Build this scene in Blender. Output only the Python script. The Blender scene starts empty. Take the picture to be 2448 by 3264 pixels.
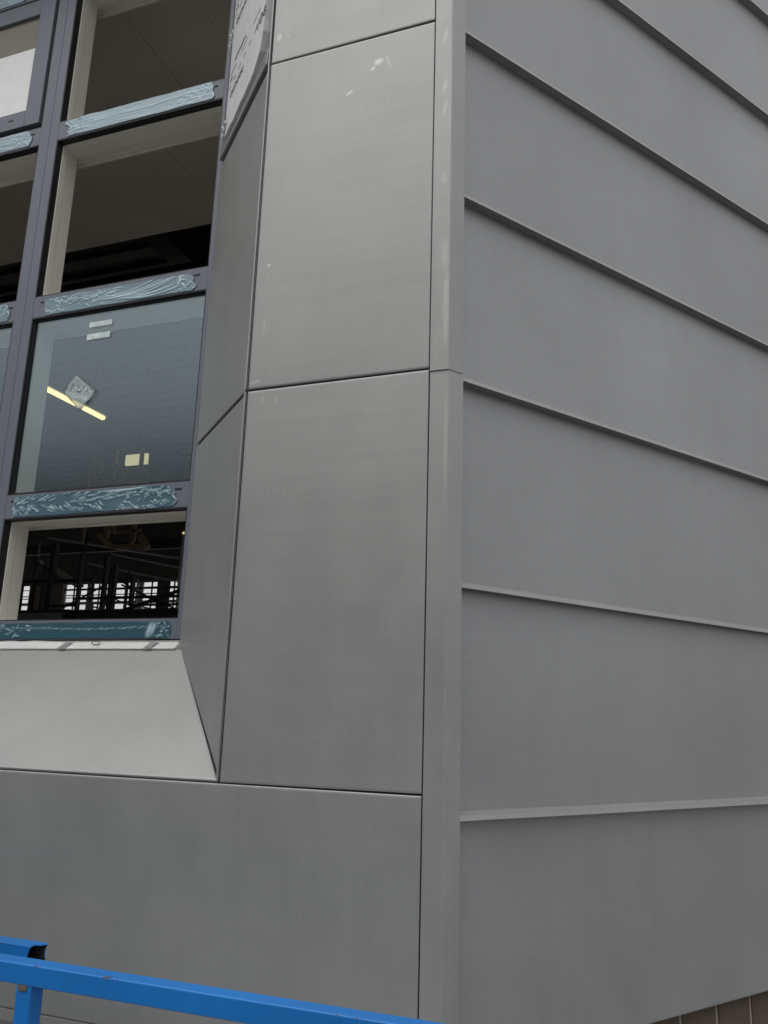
import bpy, bmesh, math, random
from mathutils import Vector, Matrix, noise
random.seed(7)
R = math.radians
scene = bpy.context.scene
col = scene.collection

# ------------------------------------------------------------------ camera
FPX, IMW = 2702.5, 2448.0
YAW, PITCH, ROLL = R(-20.80), R(13.769), R(-1.731)
EYE = Vector((0.511, -1.8424, 0.0))
fw = Vector((math.sin(YAW) * math.cos(PITCH), math.cos(YAW) * math.cos(PITCH), math.sin(PITCH)))
rt = Vector((math.cos(YAW), -math.sin(YAW), 0))
dn = fw.cross(rt)
cr, sr = math.cos(ROLL), math.sin(ROLL)
cx = rt * cr + dn * sr
cd = rt * -sr + dn * cr
cam_data = bpy.data.cameras.new('camera')
cam_data.sensor_fit = 'HORIZONTAL'
cam_data.sensor_width = 36.0
cam_data.lens = 36.0 * FPX / IMW
cam_data.clip_start = 0.05
cam_data.clip_end = 2000
cam = bpy.data.objects.new('camera', cam_data)
col.objects.link(cam)
cam.matrix_world = Matrix(((cx.x, -cd.x, -fw.x, EYE.x), (cx.y, -cd.y, -fw.y, EYE.y), (cx.z, -cd.z, -fw.z, EYE.z), (0, 0, 0, 1)))
scene.camera = cam

# ------------------------------------------------------------------ sky, sun, exposure
SUN_EL, SUN_AZ = R(66), R(196)            # azimuth clockwise from +Y
world = bpy.data.worlds.new('World')
scene.world = world
world.use_nodes = True
wn, wl = world.node_tree.nodes, world.node_tree.links
bg = wn['Background']
sky = wn.new('ShaderNodeTexSky')
sky.sky_type = 'NISHITA'
sky.sun_disc = False
sky.sun_elevation = SUN_EL
sky.sun_rotation = SUN_AZ
sky.air_density = 1.0
sky.dust_density = 4.0
sky.ozone_density = 1.0
hs = wn.new('ShaderNodeHueSaturation')
hs.inputs['Saturation'].default_value = 0.22
wl.new(sky.outputs[0], hs.inputs['Color'])
cloud = wn.new('ShaderNodeMix')            # even cloud cover drawn over the clear-sky colour
cloud.data_type = 'RGBA'
cloud.inputs['Factor'].default_value = 0.65
# overcast luminance rises steadily from horizon to zenith, the same all round
wtc = wn.new('ShaderNodeTexCoord')
wsp = wn.new('ShaderNodeSeparateXYZ')
wl.new(wtc.outputs['Generated'], wsp.inputs[0])
wz = wn.new('ShaderNodeMapRange')
wz.inputs['From Min'].default_value = 0.0
wz.inputs['From Max'].default_value = 1.0
wz.inputs['To Min'].default_value = 4.2
wz.inputs['To Max'].default_value = 10.4
wl.new(wsp.outputs['Z'], wz.inputs['Value'])
wc = wn.new('ShaderNodeVectorMath')
wc.operation = 'SCALE'
wc.inputs[0].default_value = (1.0, 1.0, 1.015)
wl.new(wz.outputs[0], wc.inputs['Scale'])
wl.new(wc.outputs[0], cloud.inputs['B'])
wl.new(hs.outputs[0], cloud.inputs['A'])
wl.new(cloud.outputs['Result'], bg.inputs['Color'])
bg.inputs['Strength'].default_value = 0.10
sl = bpy.data.lights.new('sun', 'SUN')
sl.energy = 0.85
sl.angle = R(70)
sl.color = (1.0, 0.985, 0.96)
sun = bpy.data.objects.new('sun', sl)
col.objects.link(sun)
sdir = Vector((math.sin(SUN_AZ) * math.cos(SUN_EL), math.cos(SUN_AZ) * math.cos(SUN_EL), math.sin(SUN_EL)))
sun.rotation_euler = sdir.to_track_quat('Z', 'Y').to_euler()
scene.view_settings.view_transform = 'Standard'
scene.view_settings.look = 'None'
scene.view_settings.gamma = 1.0
scene.view_settings.use_curve_mapping = False
scene.view_settings.exposure = 0.52

# ------------------------------------------------------------------ materials
class NT:
    def __init__(s, name):
        s.m = bpy.data.materials.new(name)
        s.m.use_nodes = True
        s.n, s.l = s.m.node_tree.nodes, s.m.node_tree.links
        s.b = s.n['Principled BSDF']
        s.out = s.n['Material Output']
        s.tc = s.n.new('ShaderNodeTexCoord')
    def new(s, t, **k):
        nd = s.n.new(t)
        for a, v in k.items():
            setattr(nd, a, v)
        return nd
    def link(s, a, b):
        s.l.new(a, b)
    def noise(s, scale, detail=3, stretch=(1, 1, 1), rough=0.55, off=(0, 0, 0)):
        mp = s.new('ShaderNodeMapping')
        mp.inputs['Scale'].default_value = stretch
        mp.inputs['Location'].default_value = off
        s.link(s.tc.outputs['Object'], mp.inputs['Vector'])
        nz = s.new('ShaderNodeTexNoise')
        nz.inputs['Scale'].default_value = scale
        nz.inputs['Detail'].default_value = detail
        nz.inputs['Roughness'].default_value = rough
        s.link(mp.outputs[0], nz.inputs['Vector'])
        return nz.outputs['Fac']
    def ramp(s, fac, p0, c0, p1, c1):
        r = s.new('ShaderNodeValToRGB')
        e = r.color_ramp.elements
        e[0].position, e[1].position = p0, p1
        e[0].color = (*c0, 1) if len(c0) == 3 else c0
        e[1].color = (*c1, 1) if len(c1) == 3 else c1
        s.link(fac, r.inputs['Fac'])
        return r.outputs['Color']
    def math(s, op, a, b=None, clamp=False):
        m = s.new('ShaderNodeMath', operation=op, use_clamp=clamp)
        for i, v in enumerate((a, b)):
            if v is None:
                continue
            if isinstance(v, (int, float)):
                m.inputs[i].default_value = v
            else:
                s.link(v, m.inputs[i])
        return m.outputs[0]
    def mix(s, fac, a, b, blend='MIX'):
        m = s.new('ShaderNodeMix', data_type='RGBA', blend_type=blend)
        for sock, v in ((m.inputs['Factor'], fac), (m.inputs['A'], a), (m.inputs['B'], b)):
            if isinstance(v, (int, float)):
                sock.default_value = v
            elif isinstance(v, tuple):
                sock.default_value = (*v, 1)
            else:
                s.link(v, sock)
        return m.outputs['Result']
    def bump(s, h, strength, dist):
        b = s.new('ShaderNodeBump')
        b.inputs['Strength'].default_value = strength
        b.inputs['Distance'].default_value = dist
        s.link(h, b.inputs['Height'])
        s.link(b.outputs[0], s.b.inputs['Normal'])
        return b
    def set(s, **k):
        for a, v in k.items():
            sock = s.b.inputs[a]
            if isinstance(v, (int, float)):
                sock.default_value = v
            elif isinstance(v, tuple):
                sock.default_value = (*v, 1) if len(v) == 3 else v
            else:
                s.link(v, sock)
        return s

def zinc(name, a, b, grain=(90, 90, 2.0), metallic=0.5, rough=0.5, marks=()):
    """pre-weathered zinc sheet: cloudy patina, rolling grain, a few chalky hand marks"""
    t = NT(name)
    big = t.noise(1.7, 5, (1, 1, 0.75), 0.6)
    mid = t.noise(9, 4, (1, 1, 0.6), 0.6, (3, 1, 2))
    gr = t.noise(3.2, 2, grain, 0.5)
    f = t.math('ADD', t.math('MULTIPLY', big, 0.62), t.math('MULTIPLY', mid, 0.25))
    f = t.math('ADD', f, t.math('MULTIPLY', gr, 0.06))
    c = t.ramp(f, 0.30, a, 0.70, b)
    weave = t.noise(330, 2, (1, 1, 0.6) if grain[0] > grain[2] else (0.6, 0.6, 1), 0.7)     # fine rolled texture
    c = t.mix(1.0, c, t.ramp(t.math('ADD', t.math('MULTIPLY', weave, 0.8), t.math('MULTIPLY', gr, 0.2)), 0.25, (0.92, 0.92, 0.92), 0.75, (1.075, 1.075, 1.075)), 'MULTIPLY')
    # grime runs: long faint vertical streaks
    run = t.noise(2.2, 3, (7, 7, 0.35), 0.6, (2, 5, 7))
    c = t.mix(t.ramp(run, 0.56, (0, 0, 0), 0.78, (0.10, 0.10, 0.10)), c, (0.17, 0.172, 0.168))
    oi = t.new('ShaderNodeObjectInfo')
    k = t.math('ADD', t.math('MULTIPLY', oi.outputs['Random'], 0.08), 0.96)
    comb = t.new('ShaderNodeCombineColor')
    for i in range(3):
        t.link(k, comb.inputs[i])
    c = t.mix(1.0, c, comb.outputs[0], 'MULTIPLY')
    # sparse pale specks of mortar and finger marks
    sp = t.noise(26, 2, (1, 1, 0.5), 0.5, (5, 9, 1))
    gate = t.noise(1.3, 2, (1, 1, 0.6), 0.5, (11, 2, 4))
    spk = t.math('MULTIPLY', t.math('GREATER_THAN', sp, 0.755), t.math('GREATER_THAN', gate, 0.5))
    c = t.mix(t.math('MULTIPLY', spk, 0.05), c, (0.62, 0.62, 0.60))
    # individual smears (x, z, half width, half height, tilt, strength)
    if marks:
        sx = t.new('ShaderNodeSeparateXYZ')
        t.link(t.tc.outputs['Object'], sx.inputs[0])
        fine = t.noise(60, 3, (1, 1, 0.35), 0.6)
        tot = None
        for (mx, mz, hw, hh, ang, st) in marks:
            st = st * 0.62
            dx = t.math('SUBTRACT', sx.outputs['X'], mx)
            dz = t.math('SUBTRACT', sx.outputs['Z'], mz)
            ca, sa = math.cos(ang), math.sin(ang)
            u = t.math('DIVIDE', t.math('ADD', t.math('MULTIPLY', dx, ca), t.math('MULTIPLY', dz, sa)), hw)
            v = t.math('DIVIDE', t.math('SUBTRACT', t.math('MULTIPLY', dz, ca), t.math('MULTIPLY', dx, sa)), hh)
            d = t.math('ADD', t.math('MULTIPLY', u, u), t.math('MULTIPLY', v, v))
            e = t.math('MULTIPLY', t.math('SUBTRACT', 1.0, d, True), st * 1.8)
            tot = e if tot is None else t.math('MAXIMUM', tot, e)
        tot = t.math('MULTIPLY', tot, fine, True)
        c = t.mix(tot, c, (0.66, 0.65, 0.62))
    r = t.math('ADD', t.math('MULTIPLY', mid, 0.14), rough - 0.07)
    t.set(**{'Base Color': c, 'Metallic': metallic, 'Roughness': r, 'Specular IOR Level': 0.4})
    rip = t.noise(1.0, 2, (0.8, 0.8, 17) if grain[0] > grain[2] else (1.2, 1.2, 5), 0.4, (4, 4, 1))   # coil-set ripples
    b1 = t.bump(t.math('ADD', gr, t.math('MULTIPLY', mid, 0.6)), 0.05, 0.004)
    b2 = t.new('ShaderNodeBump')
    b2.inputs['Strength'].default_value = 0.2
    b2.inputs['Distance'].default_value = 0.0035
    t.link(rip, b2.inputs['Height'])
    t.link(b2.outputs[0], b1.inputs['Normal'])
    return t.m

def plain(name, c, rough=0.6, metallic=0.0, var=0.12, scale=6, bump=0.0, spec=0.5):
    t = NT(name)
    nz = t.noise(scale, 4)
    lo = tuple(x * (1 - var) for x in c)
    hi = tuple(min(1, x * (1 + var)) for x in c)
    t.set(**{'Base Color': t.ramp(nz, 0.3, lo, 0.7, hi), 'Roughness': rough, 'Metallic': metallic, 'Specular IOR Level': spec})
    if bump:
        t.bump(t.noise(scale * 12, 4), bump, 0.004)
    return t.m

MARKS_PANEL = [(-0.245, 1.775, .018, .012, .3, .9), (-0.262, 1.757, .010, .006, .5, .9), (-0.330, 1.695, .016, .006, .5, .7),
               (-0.565, 1.95, .010, .016, 0, .6), (-0.535, 1.95, .004, .004, 0, .8), (-0.548, 1.20, .008, .007, .6, .8),
               (-0.565, .86, .020, .006, .2, .5), (-0.50, .80, .005, .02, 0, .35), (-0.54, .81, .005, .018, 0, .35),
               (-0.55, 1.02, .004, .03, 0, .4), (-.215, 1.765, .005, .03, .3, .35)]
MARKS_TRIM = [(-0.050, 1.80, .008, .030, -.2, .30), (-0.051, 1.64, .008, .030, -.15, .34), (-0.050, 1.575, .008, .030, -.2, .32),
              (-0.045, 1.98, .008, .03, -.1, .22), (-0.040, 1.0, .010, .13, 0, .36), (-0.045, 1.14, .014, .06, 0, .26),
              (-0.038, .65, .006, .16, 0, .30), (-.05, 1.36, .01, .02, 0, .3)]
M = {}
ZA, ZB = (0.280, 0.284, 0.274), (0.350, 0.354, 0.343)
M['zinc'] = zinc('zinc_front', ZA, ZB, marks=MARKS_PANEL)
M['zinc_trim'] = zinc('zinc_trim', (0.285, 0.287, 0.279), (0.366, 0.368, 0.359), marks=MARKS_TRIM)
M['zinc_side'] = zinc('zinc_side', (0.280, 0.284, 0.286), (0.345, 0.350, 0.353), grain=(1.6, 1.6, 90))
M['frame'] = plain('frame_grey', (0.132, 0.148, 0.178), 0.45, 0.0, 0.05, 3)
M['black'] = plain('gasket_and_joint_shade', (0.012, 0.012, 0.013), 0.55)
M['void'] = plain('tube_shade', (0.02, 0.02, 0.02), 0.9)
M['cream'] = plain('cream_paint', (0.76, 0.73, 0.655), 0.45, 0, 0.03, 3)
M['soffit'] = plain('soffit_board', (0.80, 0.73, 0.64), 0.8, 0, 0.06, 2)
M['dark'] = plain('dark_steel', (0.035, 0.037, 0.036), 0.55, 0.2, 0.3, 3)
M['deck'] = plain('roof_deck', (0.075, 0.072, 0.066), 0.7, 0, 0.25, 1)
M['plaster'] = plain('plaster', (0.5, 0.47, 0.42), 0.9)
M['hall'] = plain('hall_block', (0.10, 0.10, 0.095), 0.85, 0, 0.2, 2)
M['post_white'] = plain('pale_post', (0.55, 0.55, 0.56), 0.6)
M['wood'] = plain('timber', (0.30, 0.235, 0.16), 0.7, 0, 0.25, 8)
M['board_beige'] = plain('plasterboard', (0.42, 0.37, 0.31), 0.85, 0, 0.06, 2)
M['galv'] = plain('galvanised', (0.45, 0.46, 0.47), 0.4, 0.7, 0.1, 10)
M['sheet_pale'] = plain('polythene_sheet', (0.5, 0.52, 0.52), 0.5)
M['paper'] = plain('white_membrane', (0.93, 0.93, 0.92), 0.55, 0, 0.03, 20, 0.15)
M['tape'] = plain('grey_tape', (0.42, 0.42, 0.42), 0.5)
M['silver'] = plain('silver_tape', (0.75, 0.75, 0.75), 0.25, 0.9, 0.15, 30, 0.5)
M['ink'] = plain('print_ink', (0.05, 0.05, 0.055), 0.6)
M['concrete'] = plain('concrete', (0.13, 0.127, 0.12), 0.9, 0, 0.2, 0.6, 0.2)
M['mortar'] = plain('mortar', (0.30, 0.26, 0.22), 0.95, 0, 0.15, 12, 0.3)
M['rubber'] = plain('tyre_rubber', (0.03, 0.03, 0.03), 0.8)
M['lift_dark'] = plain('lift_grey', (0.08, 0.08, 0.085), 0.6, 0.2)
M['yellow'] = plain('yellow_plastic', (0.6, 0.42, 0.05), 0.5)

t = NT('brick_brown')
oi = t.new('ShaderNodeObjectInfo')
c = t.ramp(t.noise(14, 5, rough=0.7), 0.25, (0.070, 0.053, 0.039), 0.75, (0.125, 0.098, 0.073))
c = t.mix(t.math('MULTIPLY', oi.outputs['Random'], 0.35), c, (0.10, 0.07, 0.05))
t.set(**{'Base Color': c, 'Roughness': 0.92})
t.bump(t.noise(120, 4), 0.5, 0.003)
M['brick'] = t.m

t = NT('foil_board')
c = t.ramp(t.noise(40, 4, rough=0.7), 0.3, (0.70, 0.70, 0.70), 0.7, (0.86, 0.86, 0.86))
t.set(**{'Base Color': c, 'Roughness': 0.5, 'Metallic': 0.25})
t.bump(t.noise(160, 4), 0.25, 0.002)
M['foil'] = t.m

t = NT('brown_reflection')  # banded brown colour standing in for a reflection in the casement pane
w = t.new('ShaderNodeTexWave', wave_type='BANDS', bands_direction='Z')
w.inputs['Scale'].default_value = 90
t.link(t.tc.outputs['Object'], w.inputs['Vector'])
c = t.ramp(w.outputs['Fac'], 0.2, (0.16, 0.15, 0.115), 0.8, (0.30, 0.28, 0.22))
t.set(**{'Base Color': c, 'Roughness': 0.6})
M['reflection_brown'] = t.m

# window glass: clear sheet with its mirror reflection
t = NT('window_glass')
geo = t.new('ShaderNodeNewGeometry')
dot = t.new('ShaderNodeVectorMath', operation='DOT_PRODUCT')
t.link(geo.outputs['Incoming'], dot.inputs[0])
t.link(geo.outputs['Normal'], dot.inputs[1])
om = t.math('SUBTRACT', 1.0, t.math('ABSOLUTE', dot.outputs['Value']))
frs = t.math('ADD', t.math('MULTIPLY', t.math('POWER', om, 5.0), 0.89), 0.11)   # Schlick, both faces alike
gl = t.new('ShaderNodeBsdfGlossy')
gl.inputs['Roughness'].default_value = 0.21          # dusty site glass
gl.inputs['Color'].default_value = (0.80, 0.92, 1.0, 1)
tr = t.new('ShaderNodeBsdfTransparent')
tr.inputs['Color'].default_value = (0.88, 0.93, 0.93, 1)
mx = t.new('ShaderNodeMixShader')
t.link(frs, mx.inputs[0])
t.link(tr.outputs[0], mx.inputs[1])
t.link(gl.outputs[0], mx.inputs[2])
t.link(mx.outputs[0], t.out.inputs['Surface'])
M['glass'] = t.m

# blue-tinted low-tack protective film, thin and glossy
t = NT('protective_film')
at = t.new('ShaderNodeAttribute', attribute_name='lift')   # crease height plus an even offset per film; higher is paler
fine = t.noise(150, 3, (0.5, 1, 1.3), 0.6)
k = t.math('ADD', at.outputs['Fac'], t.math('MULTIPLY', t.math('SUBTRACT', fine, 0.5), 0.22), True)
c = t.ramp(k, 0.05, (0.030, 0.095, 0.130), 0.9, (0.40, 0.545, 0.60))
t.set(**{'Base Color': c, 'Roughness': 0.28, 'Specular IOR Level': 0.7})
t.bump(t.noise(160, 3, (0.5, 1, 1.4)), 0.2, 0.004)
M['film'] = t.m

t = NT('clear_sticker')
tr = t.new('ShaderNodeBsdfTransparent')
mx = t.new('ShaderNodeMixShader')
f = t.ramp(t.noise(28, 2), 0.48, (0.72, 0.72, 0.72), 0.60, (0.97, 0.97, 0.97))
t.set(**{'Base Color': (0.72, 0.82, 0.81), 'Roughness': 0.25})
t.link(f, mx.inputs[0])
t.link(tr.outputs[0], mx.inputs[1])
t.link(t.b.outputs[0], mx.inputs[2])
t.link(mx.outputs[0], t.out.inputs['Surface'])
M['sticker'] = t.m

t = NT('tube_light')
t.set(**{'Base Color': (0.8, 0.7, 0.5), 'Emission Color': (1.0, 0.70, 0.30), 'Emission Strength': 1.5})
M['lamp'] = t.m
t = NT('warm_diffuser')
t.set(**{'Base Color': (0.6, 0.55, 0.35), 'Emission Color': (1.0, 0.86, 0.5), 'Emission Strength': 0.45})
M['lamp_soft'] = t.m

def blue_paint(name, ztop, zbot, yfront):
    """machine enamel, chipped to primer and rust along the arrises"""
    t = NT(name)
    c = t.ramp(t.noise(5, 4), 0.3, (0.0015, 0.125, 0.40), 0.7, (0.002, 0.150, 0.47))
    sx = t.new('ShaderNodeSeparateXYZ')
    t.link(t.tc.outputs['Object'], sx.inputs[0])
    dz = t.math('MINIMUM', t.math('ABSOLUTE', t.math('SUBTRACT', sx.outputs['Z'], ztop)), t.math('ABSOLUTE', t.math('SUBTRACT', sx.outputs['Z'], zbot)))
    dy = t.math('ABSOLUTE', t.math('SUBTRACT', sx.outputs['Y'], yfront))
    d = t.math('ADD', dz, dy)
    n = t.noise(85, 4, (0.35, 1, 1), 0.7)
    g = t.noise(6, 2)
    lim = t.math('MULTIPLY', t.math('SUBTRACT', t.math('ADD', n, t.math('MULTIPLY', g, 0.5)), 0.75, True), 0.017)
    chip = t.math('LESS_THAN', d, lim)
    rust = t.ramp(t.noise(80, 3), 0.4, (0.03, 0.014, 0.012), 0.65, (0.10, 0.04, 0.03))
    c = t.mix(chip, c, rust)
    sc = t.math('GREATER_THAN', t.noise(30, 2, (0.3, 1, 2)), 0.77)
    c = t.mix(t.math('MULTIPLY', sc, 0.25), c, (0.2, 0.4, 0.65))
    t.set(**{'Base Color': c, 'Roughness': t.math('ADD', t.math('MULTIPLY', n, 0.2), 0.32)})
    t.bump(t.noise(200, 3), 0.12, 0.002)
    return t.m
M['blue'] = blue_paint('blue_enamel', -0.476, -0.514, -0.40)
M['blue_rear'] = blue_paint('blue_enamel_rear', -0.476, -0.514, -0.305)
M['cable'] = plain('blue_cable', (0.02, 0.07, 0.16), 0.5)

# ------------------------------------------------------------------ helpers
def obj(name, bm, mat, parent=None, smooth=False):
    me = bpy.data.meshes.new(name)
    bmesh.ops.recalc_face_normals(bm, faces=bm.faces)
    bm.to_mesh(me)
    bm.free()
    if smooth:
        me.shade_smooth()
    o = bpy.data.objects.new(name, me)
    if mat is not None:
        me.materials.append(M[mat] if isinstance(mat, str) else mat)
    col.objects.link(o)
    if parent is not None:
        o.parent = parent
        o.matrix_parent_inverse = Matrix.Translation(-parent.location)
    return o

def tag(o, label, cat=None, group=None, kind=None):
    if label:
        o['label'] = label
    if cat:
        o['category'] = cat
    if group:
        o['group'] = group
    if kind:
        o['kind'] = kind
    return o

def thing(name, loc, label, cat, group=None):
    o = bpy.data.objects.new(name, None)
    o.empty_display_size = 0.1
    col.objects.link(o)
    o.location = loc
    return tag(o, label, cat, group)

def box(x0, x1, y0, y1, z0, z1, bev=0.0, bm=None, segs=2):
    own = bm is None
    b = bmesh.new()
    r = bmesh.ops.create_cube(b, size=1)
    for v in b.verts:
        v.co = Vector(((x0 + x1) / 2 + v.co.x * (x1 - x0), (y0 + y1) / 2 + v.co.y * (y1 - y0), (z0 + z1) / 2 + v.co.z * (z1 - z0)))
    if bev:
        bmesh.ops.bevel(b, geom=b.edges[:], offset=bev, segments=segs, affect='EDGES', profile=0.5)
    if own:
        return b
    me = bpy.data.meshes.new('tmp')
    b.to_mesh(me)
    b.free()
    bm.from_mesh(me)
    bpy.data.meshes.remove(me)
    return bm

def prism(pts, axis, a0, a1, bm=None):
    """closed outline pts extruded along axis ('x','y','z'); pts are the two other coordinates in order"""
    bm = bm or bmesh.new()
    def P(p, a):
        return {'x': (a, p[0], p[1]), 'y': (p[0], a, p[1]), 'z': (p[0], p[1], a)}[axis]
    A = [bm.verts.new(P(p, a0)) for p in pts]
    B = [bm.verts.new(P(p, a1)) for p in pts]
    n = len(pts)
    bm.faces.new(A)
    bm.faces.new(B[::-1])
    for i in range(n):
        bm.faces.new((A[i], B[i], B[(i + 1) % n], A[(i + 1) % n]))
    return bm

def bar(p0, p1, w, h, bm=None, up=(0, 0, 1)):
    """rectangular bar from p0 to p1"""
    bm = bm or bmesh.new()
    p0, p1 = Vector(p0), Vector(p1)
    d = (p1 - p0).normalized()
    s = d.cross(Vector(up))
    if s.length < 1e-4:
        s = d.cross(Vector((0, 1, 0)))
    s.normalize()
    u = s.cross(d)
    q = [s * (w / 2 * a) + u * (h / 2 * b) for a, b in ((-1, -1), (1, -1), (1, 1), (-1, 1))]
    A = [bm.verts.new(p0 + k) for k in q]
    B = [bm.verts.new(p1 + k) for k in q]
    bm.faces.new(A[::-1])
    bm.faces.new(B)
    for i in range(4):
        bm.faces.new((A[i], A[(i + 1) % 4], B[(i + 1) % 4], B[i]))
    return bm

def tube(pts, r, bm=None, seg=8):
    bm = bm or bmesh.new()
    rings = []
    for i, p in enumerate(pts):
        p = Vector(p)
        a = Vector(pts[max(i - 1, 0)])
        b = Vector(pts[min(i + 1, len(pts) - 1)])
        d = (b - a).normalized()
        s = d.cross(Vector((0, 0.3, 1))).normalized()
        u = s.cross(d)
        rings.append([bm.verts.new(p + s * (r * math.cos(2 * math.pi * k / seg)) + u * (r * math.sin(2 * math.pi * k / seg))) for k in range(seg)])
    for a, b in zip(rings, rings[1:]):
        for k in range(seg):
            bm.faces.new((a[k], a[(k + 1) % seg], b[(k + 1) % seg], b[k]))
    bm.faces.new(rings[0])
    bm.faces.new(rings[-1][::-1])
    return bm

def sheet(c00, c10, c11, c01, n, seed, depth=0.022, rad=0.0022, amp=0.0006, step=0.05, freq=2.2, pillow=0.0):
    """a folded metal tray: slightly oil-canned face between four corners, rounded arrises and returned edges.
    n = outward normal"""
    c00, c10, c11, c01, n = map(Vector, (c00, c10, c11, c01, n))
    n.normalize()
    lu = ((c10 - c00).length + (c11 - c01).length) / 2
    lv = ((c01 - c00).length + (c11 - c10).length) / 2
    def ts(L):
        k = max(4, int(L / step))
        e = [0, rad * 0.3 / L, rad / L, rad * 3 / L]
        mid = [rad * 3 / L + (1 - rad * 6 / L) * i / k for i in range(1, k)]
        return e + mid + [1 - x for x in e[::-1]]
    U, V = ts(lu), ts(lv)
    drop = {0: rad, 1: rad * 0.32, 2: 0.0}
    bm = bmesh.new()
    g = []
    for i, u in enumerate(U):
        row = []
        for j, v in enumerate(V):
            p = c00 * (1 - u) * (1 - v) + c10 * u * (1 - v) + c11 * u * v + c01 * (1 - u) * v
            d = max(drop.get(min(i, len(U) - 1 - i), 0), drop.get(min(j, len(V) - 1 - j), 0))
            w = min(u * lu, (1 - u) * lu, v * lv, (1 - v) * lv)
            fade = min(1.0, w / 0.07)
            q = p * freq
            h = amp * fade * (noise.noise(Vector((q.x + seed * 7.3, q.y + seed * 3.1, q.z))) + 0.5 * noise.noise(Vector((q.x * 2.3 - seed, q.y * 2.3, q.z * 2.1 + seed))))
            h += pillow * fade
            row.append(bm.verts.new(p + n * (h - d)))
        g.append(row)
    for i in range(len(U) - 1):
        for j in range(len(V) - 1):
            bm.faces.new((g[i][j], g[i + 1][j], g[i + 1][j + 1], g[i][j + 1]))
    ring = [g[i][0] for i in range(len(U))] + [g[-1][j] for j in range(1, len(V))] + [g[i][-1] for i in range(len(U) - 2, -1, -1)] + [g[0][j] for j in range(len(V) - 2, 0, -1)]
    top = [bm.verts.new(v.co) for v in ring]
    bot = [bm.verts.new(v.co - n * depth) for v in ring]
    for k in range(len(ring)):
        k2 = (k + 1) % len(ring)
        bm.faces.new((top[k], bot[k], bot[k2], top[k2]))
    return bm

# ------------------------------------------------------------------ ground
GZ = -3.0
bm = bmesh.new()
vs = [bm.verts.new(p) for p in ((-300, -300, GZ), (300, -300, GZ), (300, 300, GZ), (-300, 300, GZ))]
bm.faces.new(vs)
tag(obj('ground', bm, 'concrete'), None, None, None, 'structure')

# ------------------------------------------------------------------ setting out
ZB0 = -0.711                    # drip edge of the cladding
ZSILL = -0.157                  # outer edge of window recess
J1, J2 = 0.838, 1.863           # cassette joints
ZTOP = 4.4
XR = -0.585                     # outer right arris of the recess
XI, YI = -0.985, 0.378          # inner edge of splayed reveal
WY = 0.388                      # face of window frame
PHI = R(123.78)
DR = Vector((-math.cos(PHI), math.sin(PHI), 0))
NR = Vector((math.sin(PHI), math.cos(PHI), 0))
FOLD = Vector((-0.032, 0, 0))
def sp(x):                       # y of splayed reveal plane at x
    return (XR - x) * (YI / (XR - XI))
NS = Vector((-(YI), (XI - XR), 0)).normalized()
NS = NS if NS.dot(EYE - Vector((XI, YI, 0))) > 0 else -NS

# ------------------------------------------------------------------ front wall (grey zinc cassettes)
fwall = thing('front_wall', (-2.0, 0.3, GZ), 'front wall of flat grey zinc cassettes around a deep splayed window recess', 'wall')
obj('wall_core', prism([(-.562, .034), (-.07, .034), (.0, .15), (-.1, .55), (-.952, .55), (-.952, .41)], 'z', GZ, ZTOP), 'plaster', fwall)
obj('wall_core', prism([(.034, GZ), (.034, -.192), (.39, .150), (.39, .218), (.50, .218), (.50, GZ)], 'x', -3.05, -.57), 'plaster', fwall)
obj('wall_core', prism([(.034, ZTOP), (.034, 3.39), (.40, 3.02), (.50, 3.02), (.50, ZTOP)], 'x', -3.05, -.57), 'plaster', fwall)
obj('wall_core', prism([(-3.035, .034), (-16, .034), (-16, .55), (-2.645, .55), (-2.645, .41)], 'z', GZ, ZTOP), 'plaster', fwall)
G = 0.0022
N0 = (0, -1, 0)
def fpanel(x0, x1, z0, z1, seed, pil=0.0005):
    rj = random.Random(seed)
    q = [rj.uniform(-.0011, .0011) for _ in range(4)]
    yq = [rj.uniform(-.0012, .0008) for _ in range(4)]
    o = obj('cladding_panel', sheet((x0, yq[0], z0 + q[0]), (x1, yq[1], z0 + q[1]), (x1, yq[2], z1 + q[2]), (x0, yq[3], z1 + q[3]), N0, seed, amp=0.0011, freq=2.6, pillow=pil), 'zinc', fwall, True)
    return o
XJ = -0.0805
fpanel(-.5860, XJ - .002, ZSILL + G, J1 - G, 1)
fpanel(-.5860, XJ - .002, J1 + G, J2 - G, 2)
fpanel(-.5860, XJ - .002, J2 + G, 2.90 - G, 3)
fpanel(-.5860, XJ - .002, 2.90 + G, ZTOP, 4)
fpanel(-3.011, XJ - .002, ZB0, ZSILL - G, 5)
fpanel(-3.011, -.590, 3.36 + G, ZTOP, 6)
for i, (z0, z1) in enumerate(((ZB0, ZSILL), (ZSILL, J1), (J1, J2), (J2, 2.9), (2.9, ZTOP))):
    for k in range(2):
        fpanel(-3.02 - .9 * (k + 1) + G, -3.02 - .9 * k - G, z0 + G, z1 - G, 20 + i * 2 + k)
# light drip trim under the bottom cassette
obj('drip_trim', prism([(.004, ZB0 - .001), (-.0015, ZB0 - .0015), (-.0020, ZB0 - .026), (.004, ZB0 - .027), (.03, ZB0 - .001)], 'x', -4.8, XJ - .002), 'zinc', fwall)
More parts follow.
